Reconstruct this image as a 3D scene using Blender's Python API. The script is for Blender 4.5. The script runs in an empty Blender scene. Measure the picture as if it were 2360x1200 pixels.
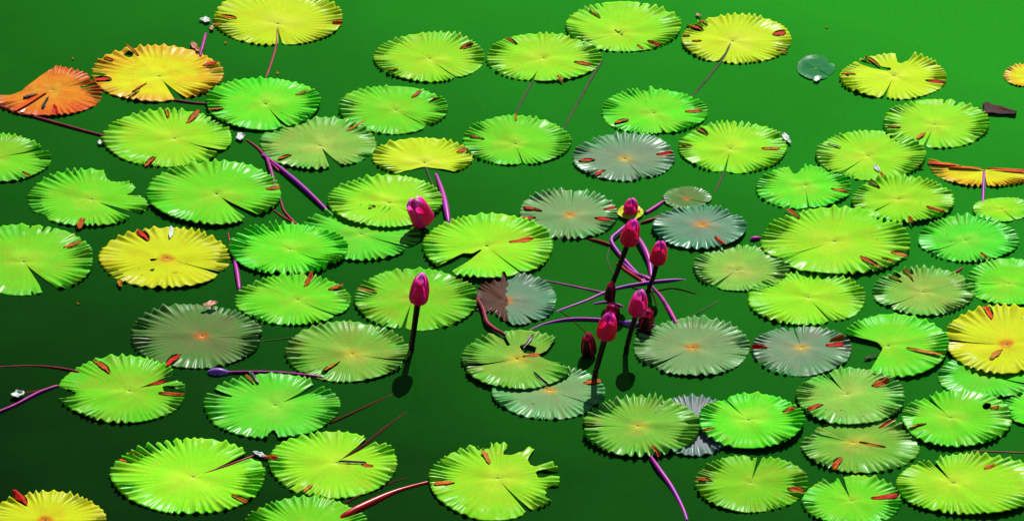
import bpy, math, random
import numpy as np

S = bpy.context.scene
COL = S.collection
rnd = random.Random(7)

# ------------------------------------------------------------------ camera
PITCH = math.radians(28.0)
D = 10.0
WID = 2.23                      # metres of pond across the picture at the aim point
CAM = np.array([0.0, -D * math.cos(PITCH), D * math.sin(PITCH)])
FWD = np.array([0.0, math.cos(PITCH), -math.sin(PITCH)])
UP = np.array([0.0, math.sin(PITCH), math.cos(PITCH)])
RIGHT = np.array([1.0, 0.0, 0.0])
MM = WID / 2360.0               # metres per photo pixel at the aim point

def ray(px, py):
    u = (px - 1180.0) * MM / D
    v = (600.0 - py) * MM / D
    return FWD + u * RIGHT + v * UP

def at(px, py, z=0.0):          # point of the pond surface (height z)
    r = ray(px, py)
    return CAM + r * ((z - CAM[2]) / r[2])

def upright(px, py, y):         # point on the vertical plane at distance y
    r = ray(px, py)
    return CAM + r * ((y - CAM[1]) / r[1])

cam = bpy.data.objects.new('camera', bpy.data.cameras.new('camera'))
COL.objects.link(cam)
cam.location = CAM
cam.rotation_euler = (math.pi / 2 - PITCH, 0, 0)
cam.data.sensor_width = 36.0
cam.data.lens = 36.0 * D / WID
cam.data.clip_start = 0.1
cam.data.clip_end = 3000.0
S.camera = cam

# ------------------------------------------------------------------ light
SUN_EL, SUN_AZ = math.radians(42.0), math.radians(13.0)   # azimuth clockwise from +Y
sd = np.array([math.sin(SUN_AZ) * math.cos(SUN_EL), math.cos(SUN_AZ) * math.cos(SUN_EL), math.sin(SUN_EL)])
sun = bpy.data.objects.new('sun', bpy.data.lights.new('sun', 'SUN'))
COL.objects.link(sun)
sun.data.energy = 4.2
sun.data.angle = math.radians(0.5)
sun.data.color = (1.0, 0.98, 0.94)
from mathutils import Vector
sun.rotation_euler = Vector(sd).to_track_quat('Z', 'Y').to_euler()
sun.location = (0, 0, 5)

W = bpy.data.worlds.new('World')
S.world = W
W.use_nodes = True
wn = W.node_tree.nodes
sky = wn.new('ShaderNodeTexSky')
sky.sky_type = 'NISHITA'
sky.sun_disc = False
sky.sun_elevation = SUN_EL
sky.sun_rotation = SUN_AZ
sky.air_density = 0.7
sky.dust_density = 0.5
bg = [n for n in wn if n.type == 'BACKGROUND'][0]
bg.inputs['Strength'].default_value = 0.05
W.node_tree.links.new(sky.outputs['Color'], bg.inputs['Color'])

S.view_settings.view_transform = 'Standard'
S.view_settings.look = 'None'
S.view_settings.gamma = 1.0
EXPOSURE = 0.78
S.view_settings.exposure = EXPOSURE
S.cycles.use_denoising = True
S.cycles.max_bounces = 6
S.cycles.transparent_max_bounces = 8

# ------------------------------------------------------------------ materials
K = 1.75                       # display value of a flat white sheet on the pond

def lin(c, k=K):
    out = []
    for x in c[:3]:
        x = x / 255.0
        l = x / 12.92 if x <= 0.04045 else ((x + 0.055) / 1.055) ** 2.4
        out.append(min(0.9, max(0.002, l / k)))
    return (*out, 1.0)

class NT:
    def __init__(self, name):
        self.m = bpy.data.materials.new(name)
        self.m.use_nodes = True
        self.t = self.m.node_tree
        self.t.nodes.clear()
        self.out = self.t.nodes.new('ShaderNodeOutputMaterial')
    def n(self, kind, **kw):
        nd = self.t.nodes.new(kind)
        for k, v in kw.items():
            setattr(nd, k, v)
        return nd
    def put(self, sock, v):
        if isinstance(v, bpy.types.NodeSocket):
            self.t.links.new(v, sock)
        elif v is not None:
            sock.default_value = v
    def math(self, op, a, b=None, c=None, clamp=False):
        nd = self.n('ShaderNodeMath', operation=op, use_clamp=clamp)
        for i, v in enumerate((a, b, c)):
            self.put(nd.inputs[i], v)
        return nd.outputs[0]
    def mix(self, f, a, b, blend='MIX'):
        nd = self.n('ShaderNodeMix', data_type='RGBA', blend_type=blend)
        self.put(nd.inputs[0], f)
        self.put(nd.inputs[6], a)
        self.put(nd.inputs[7], b)
        return nd.outputs[2]
    def step(self, v, a, b, lo=0.0, hi=1.0):
        nd = self.n('ShaderNodeMapRange', interpolation_type='SMOOTHSTEP')
        for i, x in enumerate((v, a, b, lo, hi)):
            self.put(nd.inputs[i], x)
        return nd.outputs[0]
    def xyz(self, x, y, z):
        nd = self.n('ShaderNodeCombineXYZ')
        for i, v in enumerate((x, y, z)):
            self.put(nd.inputs[i], v)
        return nd.outputs[0]
    def noise(self, vec, scale, detail=3.0, rough=0.55, dist=0.0):
        nd = self.n('ShaderNodeTexNoise')
        self.put(nd.inputs['Vector'], vec)
        nd.inputs['Scale'].default_value = scale
        nd.inputs['Detail'].default_value = detail
        nd.inputs['Roughness'].default_value = rough
        nd.inputs['Distortion'].default_value = dist
        return nd.outputs['Fac']
    def surf(self, sh):
        self.t.links.new(sh, self.out.inputs['Surface'])
        return self.m

#        centre            middle            rim             blotch          amount spec rough heart
PAL = {
 'sunny':  ((232, 255, 60), (212, 252, 12), (200, 244, 14), (236, 200, 20), .15, .25, .42, None),
 'lime':   ((200, 250, 44), (156, 246, 20), (118, 240, 22), (188, 218, 30), .30, .28, .40, None),
 'green':  ((166, 240, 44), (110, 238, 20), (78, 234, 24),  (160, 212, 34), .30, .30, .38, None),
 'leafy':  ((166, 226, 40), (122, 222, 16), (92, 212, 18),  (160, 186, 34), .40, .28, .40, None),
 'cool':   ((144, 240, 50), (84, 236, 30),  (60, 226, 36),  (140, 212, 50), .30, .34, .34, None),
 'dull':   ((194, 220, 84), (132, 206, 58), (92, 206, 56),  (160, 176, 70), .40, .36, .34, None),
 'olive':  ((184, 206, 70), (120, 194, 50), (92, 200, 46),  (144, 174, 54), .50, .33, .36, (205, 195, 50)),
 'sage':   ((168, 186, 104), (118, 172, 100), (86, 186, 84), (142, 162, 100), .40, .37, .32, (220, 150, 20)),
 'grey':   ((152, 164, 110), (110, 154, 108), (84, 164, 98), (126, 142, 106), .50, .40, .30, (205, 170, 60)),
 'teal':   ((146, 152, 110), (92, 148, 108), (60, 156, 96), (112, 136, 106), .45, .40, .28, (210, 120, 15)),
 'muddy':  ((136, 142, 66), (94, 142, 58), (70, 154, 48),  (114, 126, 70), .60, .35, .32, (225, 105, 10)),
 'lilac':  ((134, 140, 140), (114, 132, 130), (90, 140, 116), (132, 128, 136), .50, .50, .28, None),
 'yellow': ((236, 242, 24), (222, 244, 10), (216, 230, 14), (228, 204, 16), .40, .25, .42, (236, 130, 16)),
 'amber':  ((238, 255, 36), (242, 244, 16), (248, 190, 24), (244, 140, 16), .30, .25, .42, None),
 'orange': ((246, 200, 40), (248, 150, 22), (240, 96, 12),  (228, 66, 12),  .45, .28, .42, None),
 'sunken': ((36, 138, 66), (30, 132, 72), (32, 142, 60),  (28, 128, 62),  .30, .20, .50, None),
}

def pad_material(pal, split=None):
    ce, mi, ri, bl, amt, spec, rough, heart = PAL[pal]
    t = NT('lily_pad_' + pal + ('_half_rotten' if split else ''))
    uv = t.n('ShaderNodeUVMap').outputs[0]
    sp = t.n('ShaderNodeSeparateXYZ')
    t.put(sp.inputs[0], uv)
    u, v = sp.outputs[0], sp.outputs[1]
    info = t.n('ShaderNodeObjectInfo')
    rid = t.math('MULTIPLY', info.outputs['Random'], 40.0)
    ang = t.math('MULTIPLY', u, 2 * math.pi)
    cx, cy = t.math('COSINE', ang), t.math('SINE', ang)
    obj = t.n('ShaderNodeTexCoord').outputs['Object']
    offs = t.n('ShaderNodeVectorMath', operation='ADD')
    t.put(offs.inputs[0], obj)
    t.put(offs.inputs[1], t.xyz(rid, rid, rid))
    pos = offs.outputs[0]
    # radial fibres, fine and coarse
    fib = t.noise(t.xyz(t.math('MULTIPLY', cx, 7.0), t.math('MULTIPLY', cy, 7.0),
                        t.math('MULTIPLY_ADD', v, 1.3, rid)), 4.2, 4.0, .62)
    vein = t.noise(t.xyz(t.math('MULTIPLY', cx, 3.0), t.math('MULTIPLY', cy, 3.0), t.math('ADD', rid, 3.3)), 3.6, 1.0, .4)
    veins = t.step(t.math('ABSOLUTE', t.math('SUBTRACT', vein, .5)), .0, .035, 1.0, .0)
    vor = t.n('ShaderNodeTexVoronoi', feature='DISTANCE_TO_EDGE')
    t.put(vor.inputs['Vector'], t.xyz(t.math('MULTIPLY', cx, 6.5), t.math('MULTIPLY', cy, 6.5), t.math('MULTIPLY_ADD', v, 3.2, rid)))
    vor.inputs['Scale'].default_value = 2.3
    net = t.step(vor.outputs['Distance'], .0, .10, 1.0, 0.0)
    big = t.noise(pos, 9.0, 3.0, .55)
    grain = t.noise(pos, 210.0, 2.0, .6)
    vv = t.math('ADD', v, t.math('MULTIPLY', t.math('SUBTRACT', big, .5), .95))
    c = t.mix(t.step(vv, .05, .45), lin(ce), lin(mi))
    c = t.mix(t.step(vv, .55, 1.0), c, lin(ri))
    bm = t.step(t.noise(pos, 14.0, 6.0, .66), .44, .68, 0.0, min(.8, amt * 1.6))
    c = t.mix(bm, c, lin(bl))
    c = t.mix(t.step(fib, .38, .72, .0, .22), c, lin([x * .80 for x in mi]))
    c = t.mix(t.math('MULTIPLY', veins, .13), c, lin([min(255, x * 1.08 + 12) for x in ce]))
    c = t.mix(t.math('MULTIPLY', net, .20), c, lin([min(255, x * 1.02 + 8) for x in ce]))
    c = t.mix(t.step(grain, .45, .75, 0.0, .16), c, lin([x * .72 for x in mi]))
    # pale junction of the veins and, on some kinds, a warm heart
    if heart:
        c = t.mix(t.step(t.math('MULTIPLY_ADD', big, .22, t.math('SUBTRACT', v, .11)), .05, .20, .95, 0.0), c, lin(heart))
    c = t.mix(t.step(v, .01, .07, .45, 0.0), c, lin((225, 250, 130)))
    # old brown nibbles and specks
    speck = t.step(t.noise(pos, 62.0, 2.0, .5), .70, .76, 0.0, .75)
    patch = t.step(t.noise(pos, 7.0, 2.0, .5), .52, .66)
    c = t.mix(t.math('MULTIPLY', speck, patch), c, lin((120, 75, 20)))
    if split:                                    # one side rotted brown, the border wandering
        so = t.n('ShaderNodeSeparateXYZ')
        t.put(so.inputs[0], obj)
        xx = t.math('ADD', so.outputs[0], t.math('MULTIPLY', t.math('SUBTRACT', t.noise(pos, 40.0, 3.0), .5), .03))
        br = t.mix(t.noise(pos, 24.0, 4.0), lin((38, 24, 8)), lin((112, 54, 10)))
        c = t.mix(t.step(xx, split - .002, split + .002, 1.0, 0.0), c, br)
    hs = t.n('ShaderNodeHueSaturation')
    t.put(hs.inputs['Hue'], t.math('MULTIPLY_ADD', info.outputs['Random'], .016, .492))
    t.put(hs.inputs['Value'], t.math('MULTIPLY_ADD', info.outputs['Random'], .16, .92))
    t.put(hs.inputs['Color'], c)
    b = t.n('ShaderNodeBsdfPrincipled')
    t.put(b.inputs['Base Color'], hs.outputs[0])
    b.inputs['Specular IOR Level'].default_value = .05 + .55 * max(0, spec - .32)
    t.put(b.inputs['Roughness'], t.math('MULTIPLY_ADD', big, .16, .72 - 1.1 * max(0, spec - .34)))
    wet = t.math('MULTIPLY', t.step(v, .62, .95), t.step(t.noise(pos, 20.0, 2.0), .40, .62))
    t.put(b.inputs['Coat Weight'], t.math('MULTIPLY_ADD', wet, (.22 if spec < .33 else .34) + .4 * max(0, spec - .3), .10 * max(0, spec - .34)))
    b.inputs['Coat Roughness'].default_value = .30
    hgt = t.math('ADD', t.math('MULTIPLY', fib, .7), t.math('ADD', t.math('MULTIPLY_ADD', veins, .4, t.math('MULTIPLY', net, .45)), t.math('MULTIPLY', grain, .25)))
    bp = t.n('ShaderNodeBump')
    bp.inputs['Strength'].default_value = .22
    bp.inputs['Distance'].default_value = .0018
    t.put(bp.inputs['Height'], hgt)
    t.put(b.inputs['Normal'], bp.outputs[0])
    return t.surf(b.outputs[0])

_pm = {}
def pad_mat(pal, split=None):
    if (pal, split) not in _pm:
        _pm[(pal, split)] = pad_material(pal, split)
    return _pm[(pal, split)]

def plain(name, c1, c2, scale=40.0, rough=.4, spec=.4, trans=0.0, bump=.3, stretch=(1, 1, 1)):
    t = NT(name)
    obj = t.n('ShaderNodeTexCoord').outputs['Object']
    mp = t.n('ShaderNodeMapping')
    t.put(mp.inputs['Vector'], obj)
    mp.inputs['Scale'].default_value = stretch
    f = t.noise(mp.outputs[0], scale, 4.0, .6)
    col = t.mix(t.step(f, .35, .68), lin(c1), lin(c2))
    b = t.n('ShaderNodeBsdfPrincipled')
    t.put(b.inputs['Base Color'], col)
    b.inputs['Roughness'].default_value = rough
    b.inputs['Specular IOR Level'].default_value = spec * .35
    bp = t.n('ShaderNodeBump')
    bp.inputs['Strength'].default_value = bump
    bp.inputs['Distance'].default_value = .002
    t.put(bp.inputs['Height'], f)
    t.put(b.inputs['Normal'], bp.outputs[0])
    if trans:
        tr = t.n('ShaderNodeBsdfTranslucent')
        t.put(tr.inputs['Color'], col)
        mx = t.n('ShaderNodeMixShader')
        mx.inputs[0].default_value = trans
        t.put(mx.inputs[1], b.outputs[0])
        t.put(mx.inputs[2], tr.outputs[0])
        return t.surf(mx.outputs[0])
    return t.surf(b.outputs[0])

M = {
 'dim': plain('dim_red_stem', (96, 30, 12), (60, 40, 14), 30, .7, .1),
 'rust':   plain('rusty_underside', (225, 105, 14), (165, 66, 10), 90, .6, .1),
 'red':    plain('red_underside', (240, 40, 10), (185, 24, 10), 90, .6, .1),
 'gold':   plain('golden_underside', (225, 150, 20), (180, 95, 12), 90, .6, .1),
 'flame':  plain('orange_underside', (250, 115, 10), (240, 65, 12), 60, .6, .1),
 'dark':   plain('rotted_rim', (60, 42, 14), (28, 22, 10), 90),
 'magenta': plain('magenta_stem', (225, 16, 180), (150, 10, 120), 30, .48, .4),
 'violet': plain('violet_stem', (180, 30, 205), (205, 14, 165), 26, .45, .5),
 'crimson': plain('crimson_stem', (190, 16, 62), (135, 12, 54), 30, .5, .3),
 'scarlet': plain('scarlet_stem', (225, 25, 20), (160, 22, 18), 30, .3, .5),
 'faint':  plain('drowned_stem', (88, 100, 66), (60, 92, 44), 30, .7, .1),
 'blackstem': plain('dark_flower_stem', (66, 12, 36), (40, 10, 22), 40, .3, .5),
 'white':  plain('white_petal', (255, 255, 250), (225, 245, 225), 60, .4, .4, .2),
 'pinkish': plain('faded_petal', (245, 170, 140), (230, 110, 80), 60, .4, .4, .2),
 'drybrown': plain('dry_brown_leaf', (92, 20, 10), (22, 9, 7), 30, .6, .1),
 'core':   plain('bud_petals', (250, 40, 170), (240, 80, 220), 40, .4, .4, .6),
 'pale':   plain('pale_violet_bud', (200, 150, 240), (170, 90, 225), 60, .3, .5, .2),
}

def sepal_material(name, edge, mid, tip):
    t = NT(name)
    sp = t.n('ShaderNodeSeparateXYZ')
    t.put(sp.inputs[0], t.n('ShaderNodeUVMap').outputs[0])
    e = t.math('ABSOLUTE', t.math('MULTIPLY_ADD', sp.outputs[0], 2.0, -1.0))
    pos = t.n('ShaderNodeTexCoord').outputs['Object']
    st = t.noise(t.xyz(t.math('MULTIPLY', sp.outputs[0], 14.0), t.math('MULTIPLY', sp.outputs[1], 1.6), 0.0), 1.6, 3.0)
    e2 = t.math('ADD', e, t.math('MULTIPLY', t.math('SUBTRACT', st, .5), .5))
    c = t.mix(t.step(e2, .22, .74), lin(mid, .9), lin(edge, .9))
    c = t.mix(t.step(t.math('ADD', sp.outputs[1], t.math('MULTIPLY', st, .25)), .82, 1.12), c, lin(tip, .9))
    b = t.n('ShaderNodeBsdfPrincipled')
    t.put(b.inputs['Base Color'], c)
    b.inputs['Roughness'].default_value = .34
    b.inputs['Specular IOR Level'].default_value = .35
    tr = t.n('ShaderNodeBsdfTranslucent')
    t.put(tr.inputs['Color'], c)
    mx = t.n('ShaderNodeMixShader')
    mx.inputs[0].default_value = .62
    t.put(mx.inputs[1], b.outputs[0])
    t.put(mx.inputs[2], tr.outputs[0])
    return t.surf(mx.outputs[0])

SEP = {
 'pink':   sepal_material('pink_sepal', (255, 40, 150), (232, 10, 108), (255, 120, 250)),
 'red':    sepal_material('red_sepal', (255, 20, 110), (220, 8, 72), (252, 80, 225)),
 'dusk':   sepal_material('dark_red_sepal', (150, 10, 45), (60, 6, 20), (170, 12, 60)),
}

# ------------------------------------------------------------------ helpers
def link(name, verts, faces, mat, uvs=None, parent=None, loc=(0, 0, 0), smooth=True):
    me = bpy.data.meshes.new(name)
    loc = np.asarray(loc, float)
    me.from_pydata([tuple(np.asarray(p, float) - loc) for p in verts], [], [tuple(int(i) for i in f) for f in faces])
    me.materials.append(mat)
    if uvs is not None:
        lay = me.uv_layers.new(name='UVMap')
        vi = np.zeros(len(me.loops), dtype=np.int32)
        me.loops.foreach_get('vertex_index', vi)
        lay.data.foreach_set('uv', np.asarray(uvs, dtype=np.float32)[vi].ravel())
    if smooth:
        me.polygons.foreach_set('use_smooth', [True] * len(me.polygons))
    me.update()
    o = bpy.data.objects.new(name, me)
    COL.objects.link(o)
    if parent is None:
        o.location = loc
    else:
        o.parent = parent
        o.location = loc - np.array(parent.location)
    return o

def tag(o, label=None, cat=None, group=None, kind=None):
    if label: o['label'] = label
    if cat: o['category'] = cat
    if group: o['group'] = group
    if kind: o['kind'] = kind
    return o

def solid(o, th, off=-1.0):
    m = o.modifiers.new('thickness', 'SOLIDIFY')
    m.thickness = th
    m.offset = off
    return o

def spline(pts, n=10):
    P = [np.asarray(p, float) for p in pts]
    if len(P) == 2:
        return [P[0] + (P[1] - P[0]) * t for t in np.linspace(0, 1, n)]
    Q = [2 * P[0] - P[1]] + P + [2 * P[-1] - P[-2]]
    out = []
    for i in range(1, len(Q) - 2):
        a, b, c, d = Q[i - 1:i + 3]
        for t in np.linspace(0, 1, n, endpoint=(i == len(Q) - 3)):
            out.append(.5 * ((2 * b) + (c - a) * t + (2 * a - 5 * b + 4 * c - d) * t * t + (3 * b - a - 3 * c + d) * t ** 3))
    return out

def tube(pts, radii, sides=10, n=10):
    C = spline([np.append(np.asarray(p, float), r) for p, r in zip(pts, radii)], n)
    V, F = [], []
    for i, c in enumerate(C):
        a, b = C[max(0, i - 1)][:3], C[min(len(C) - 1, i + 1)][:3]
        d = (b - a) / (np.linalg.norm(b - a) + 1e-9)
        s = np.cross(d, [0, 0, 1.0])
        if np.linalg.norm(s) < .2:
            s = np.cross(d, [0, 1.0, 0])
        s /= np.linalg.norm(s)
        w = np.cross(s, d)
        for k in range(sides):
            q = 2 * math.pi * k / sides
            V.append(c[:3] + (s * math.cos(q) + w * math.sin(q)) * c[3])
    m = len(C)
    for i in range(m - 1):
        for k in range(sides):
            F.append((i * sides + k, i * sides + (k + 1) % sides, (i + 1) * sides + (k + 1) % sides, (i + 1) * sides + k))
    V.append(C[0][:3]); V.append(C[-1][:3])
    for k in range(sides):
        F.append((len(V) - 2, (k + 1) % sides, k))
        F.append((len(V) - 1, (m - 1) * sides + k, (m - 1) * sides + (k + 1) % sides))
    return V, F

def inside(poly, x, y):
    c = np.zeros(x.shape, bool)
    n = len(poly)
    for i in range(n):
        x1, y1 = poly[i]
        x2, y2 = poly[(i + 1) % n]
        cond = ((y1 > y) != (y2 > y)) & (x < (x2 - x1) * (y - y1) / ((y2 - y1) + 1e-12) + x1)
        c ^= cond
    return c

def nearest(poly, p):
    best, bd = None, 1e9
    n = len(poly)
    for i in range(n):
        a, b = np.array(poly[i]), np.array(poly[(i + 1) % n])
        t = np.clip(np.dot(p - a, b - a) / (np.dot(b - a, b - a) + 1e-12), 0, 1)
        q = a + (b - a) * t
        d = np.hypot(*(p - q))
        if d < bd:
            best, bd = q, d
    return best

def g2(px, py):
    return at(px, py)[:2]

def smooth01(x):
    x = np.clip(x, 0, 1)
    return x * x * (3 - 2 * x)

LAYER = 0.0050
# ------------------------------------------------------------------ lily pads
def lily_pad(box, org, tip, pal, label, nw=4.0, v0=.16, layer=0, flaps=(), cuts=(), tears=(), stalk=None,
             teeth=None, pleat=1.0, split=None, z0=0.0016, tilt=(0, 0), name='lily_pad', group='lily pads floating on the pond', cat='lily pad'):
    l, t, r, b = box
    R_ = np.random.RandomState(rnd.randrange(1 << 30))
    th = np.linspace(0, 2 * math.pi, 721)[:-1]
    ex = (l + r) / 2 + (r - l) / 2 * np.cos(th)
    ey = (t + b) / 2 + (b - t) / 2 * np.sin(th)
    E = np.array([g2(x, y) for x, y in zip(ex, ey)])
    O = g2(*org)
    d = E - O
    pa, pr = np.arctan2(d[:, 1], d[:, 0]), np.hypot(d[:, 0], d[:, 1])
    order = np.argsort(pa)
    pa, pr = pa[order], pr[order]
    Rm = pr.mean()
    size = min(1.0, Rm / .115)
    N = teeth or int(R_.randint(40, 50) * (0.55 + .45 * size))
    ph = R_.rand(12) * 6.283
    def base_r(phi):
        p = (phi + math.pi) % (2 * math.pi) - math.pi
        return np.interp(p, pa, pr, period=2 * math.pi)
    def warp(phi):
        return N * phi + N / 45 * (2.0 * np.sin(3 * phi + ph[0]) + 1.4 * np.sin(7 * phi + ph[1]) + .9 * np.sin(13 * phi + ph[2]))
    def amp(phi):
        m = .85 + .45 * np.sin(2 * phi + ph[3]) + .38 * np.sin(5 * phi + ph[4]) + .32 * np.sin(11 * phi + ph[5]) + .25 * np.sin(17 * phi + ph[6])
        return np.clip(m, .22, 1.9) * .0031 * pleat * size * (.80 + .12 * np.cos(phi) ** 2)
    tip_g = g2(*tip) - O
    pn = math.atan2(tip_g[1], tip_g[0])
    rn = float(base_r(np.array([pn]))[0])
    gap = max(.7, nw) * MM
    tr_ = []
    for (x, y, hw, dep, p) in tears:
        q = g2(x, y) - O
        tr_.append((math.atan2(q[1], q[0]), hw * MM / np.hypot(*q), dep, p))
    tooth = .014 + .012 * R_.rand()
    def edge_r(phi, s):
        w = warp(phi)
        k = 1 + tooth * size ** .5 * (.62 - np.abs(np.sin(w / 2)) ** .85) * (.7 + .3 * np.sin(4 * phi + ph[7]))
        k = k * (1 + .010 * np.sin(3 * phi + ph[8]) + .007 * np.sin(5 * phi + ph[9]) + .005 * np.sin(9 * phi + ph[10]))
        k = k * (1 - .10 * np.exp(-s * 60) - .10 * np.exp(-(1 - s) * 60))
        for a, wd, dep, p in tr_:
            da = np.abs((phi - a + math.pi) % (2 * math.pi) - math.pi)
            k = k * (1 - dep * np.clip(1 - da / wd, 0, 1) ** p)
        return base_r(phi) * k
    def Z(phi, v):
        ramp = .05 * smooth01((v - .25) / .4) + .95 * smooth01((v - .50) / .50) ** 1.4
        A = amp(phi)
        w = warp(phi)
        shape = np.cos(w) + .22 * np.cos(2 * w)
        z = z0 + layer * LAYER + A * ramp * (shape + .42)
        z = z + .0022 * size * np.sin(2 * phi + ph[11]) * v ** 1.5 + .0012 * np.sin(3 * phi + ph[2]) * v ** 2
        z = z - .0026 * size * np.exp(-(v / .075) ** 2) + .0010
        dip = (.3 + .7 * np.abs(np.cos(phi)) ** 1.5) * .0042 * pleat * size * (.5 - .5 * np.cos(w)) ** 3 * smooth01((v - .70) / .28) * (.5 + .5 * np.sin(5 * phi + ph[4] + 1.5 * np.sin(2 * phi + ph[8])))
        # crease of the midrib opposite the notch and the two lips of the notch
        dm = (phi - pn) % (2 * math.pi) - math.pi
        z = z + .0016 * size * np.exp(-(dm * np.maximum(v, .05) * 9) ** 2) * smooth01((v - .02) / .1) * smooth01((.95 - v) / .5)
        dn = np.abs((phi - pn + math.pi) % (2 * math.pi) - math.pi)
        z = z - .0016 * size * np.exp(-(dn * np.maximum(v, .05) * 6) ** 2) * smooth01((v - .05) / .3)
        # a few broad soft swells
        z = z + .0011 * size * np.sin(4 * phi + ph[5]) * np.sin(math.pi * np.clip(v * 1.1, 0, 1)) + .0007 * size * np.sin(6 * phi + ph[6] + 5 * v) * v
        if z0 > 0:
            z = np.maximum(z, .0008 + max(0, layer) * LAYER * .8)
        z = z - dip
        return z + (tilt[0] * np.cos(phi) + tilt[1] * np.sin(phi)) * v * Rm
    vs = np.concatenate([[.004], np.linspace(.04, 1, 22) ** .9])
    SEG = N * 7
    s = np.linspace(0, 1, SEG + 1)
    V, UV = [], []
    for v in vs:
        wv = gap * np.clip((v - v0) / (1 - v0), 0, 1)
        de = math.asin(min(.95, wv / max(v * rn, 1e-4)))
        phi = pn + de + s * (2 * math.pi - 2 * de)
        rr = edge_r(phi, s) * v
        V.append(np.stack([O[0] + rr * np.cos(phi), O[1] + rr * np.sin(phi), Z(phi, v * np.ones_like(phi))], 1))
        UV.append(np.stack([s, np.full_like(s, v)], 1))
    V = np.concatenate(V); UV = np.concatenate(UV)
    n = SEG + 1
    i = np.arange(len(vs) - 1)[:, None] * n + np.arange(SEG)[None, :]
    F = np.stack([i, i + n, i + n + 1, i + 1], -1).reshape(-1, 4)
    cuts = list(cuts)
    flaps = [f for f in flaps if (f[4] != 'white' or f[3] >= 14) and not (f[4] == 'dark' and f[2] < 31) and not (f[4] == 'rust' and f[2] < 25)]
    for (x, y, ln, wd, colr) in flaps:
        if colr in ('dark', 'white') or ln > 62 or ln < 18 or math.hypot((x - org[0]) / (r - l), (y - org[1]) / (b - t)) < .3:
            continue
        dx, dy = x - org[0], y - org[1]
        h = math.hypot(dx, dy); dx /= h; dy /= h
        nx_, ny_ = (-dy, dx) if dx < 0 else (dy, -dx)
        lens = []
        wd = wd * (.7 if ln < 34 else 1)
        for sgn in (1, -1):
            for q in np.linspace(-1, 1, 9)[:: sgn]:
                hw = (wd * .8 * (.66 if sgn > 0 else .42) + .8) * (1 - abs(q) ** 2.6) + .01
                lens.append((x + dx * ln * .52 * q + nx_ * hw * sgn, y + dy * ln * .52 * q + ny_ * hw * sgn))
        cuts.append(lens)
    for cut in cuts:
        poly = [tuple(g2(*p)) for p in cut]
        ins = inside(poly, V[:, 0], V[:, 1])
        keep = ~ins[F].all(1)
        F = F[keep]
        used = np.zeros(len(V), bool)
        used[F.ravel()] = True
        for k in np.where(ins & used)[0]:
            V[k, :2] = nearest(poly, V[k, :2])
    used = np.zeros(len(V), bool)
    used[F.ravel()] = True
    idx = np.cumsum(used) - 1
    V, UV, F = V[used], UV[used], idx[F]
    loc = np.array([O[0], O[1], 0.0])
    o = link(name, V, F, pad_mat(pal, split), UV, None, loc)
    solid(o, .0006)
    tag(o, label, cat, group)
    # rolled pieces of the rim that show the underside
    for (x, y, ln, wd, colr) in flaps:
        wd = wd * .78
        c = g2(x, y)
        q = c - O
        a0 = math.atan2(q[1], q[0])
        # radial direction in the pond plane, sizes from the photo's foreshortening
        dr = q / np.hypot(*q)
        pix = np.array([dr[0], dr[1] * .47])
        L = ln * MM / max(.35, np.hypot(*pix)) / 2
        ds = np.array([-dr[1], dr[0]])
        pix = np.array([ds[0], ds[1] * .47])
        Wd = wd * MM / max(.45, np.hypot(*pix)) / 2
        FV, FF = [], []
        low = -.0009 if (colr in ('dark', 'white') or ln > 62) else .0012
        nu, nv = 13, 6
        for iu in range(nu):
            tt = iu / (nu - 1)
            prof = (math.sin(math.pi * min(1, tt * .97 + .03)) ** .42) * (.55 + .6 * tt) * (1 + (.22 * math.sin(9 * tt + a0 * 7) + .12 * math.sin(23 * tt + a0 * 5)) * (ln < 62))
            for iv in range(nv):
                e = iv / (nv - 1) * 2 - 1
                p = c + dr * L * (2 * tt - 1) + ds * (Wd * prof * e + .15 * L * (tt - .5) ** 2)
                qq = p - O
                vv = np.hypot(*qq) / float(base_r(np.array([math.atan2(qq[1], qq[0])]))[0])
                zz = float(Z(np.array([math.atan2(qq[1], qq[0])]), np.array([min(1.0, vv)]))[0])
                cup = .0010 * e * e + .0012 * (e + 1) + (.0008 if 0 < iu < nu - 1 else 0)
                FV.append((p[0], p[1], max(.0012, zz - low) + cup))
        for iu in range(nu - 1):
            for iv in range(nv - 1):
                k = iu * nv + iv
                FF.append((k, k + nv, k + nv + 1, k + 1))
        f = link('rolled_edge', FV, FF, M[colr], None, o, (c[0], c[1], 0.0))
        solid(f, .0006)
    if stalk:
        pts, wpx, mk = stalk
        V2, F2 = tube([at(x, y, z * (.6 if z > 0 else .2)) for x, y, z in pts], [w * .9 * MM / 2 for w in wpx])
        link('leaf_stalk', V2, F2, M[mk], None, o, tuple(at(*pts[0][:2])))
    return o

L = lily_pad
# box = left, top, right, bottom in the photograph; org = where the stalk joins; tip = notch at the rim
# --- far row
L((492,-20,790,108),(640,57),(646,110),'sunny','big sunny yellow pad at the far edge, red stalk trailing from its straight notch',5,layer=0,v0=.2,
  flaps=[(528,44,40,10,'flame'),(778,58,26,9,'flame'),(500,62,24,8,'gold')],
  stalk=([(640,62,-.004),(636,108,-.006),(624,150,-.007),(611,186,-.012)],(6,7,8,6),'crimson'))
L((861,78,1117,192),(990,137),(1052,182),'lime','lime pad just beyond the pad that has a brown dent near its centre',3.5,
  flaps=[(1076,111,34,10,'rust'),(905,168,26,8,'rust'),(872,140,26,5,'dark')])
L((1120,80,1386,192),(1252,136),(1226,190),'lime','lime pad with red-brown rolled tips on both sides, touching a purple shadowed stalk',2.5,v0=.6,
  flaps=[(1176,98,40,9,'rust'),(1344,150,48,10,'rust'),(1290,186,24,8,'red'),(1332,178,24,8,'rust'),(1202,92,20,7,'rust')])
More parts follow.
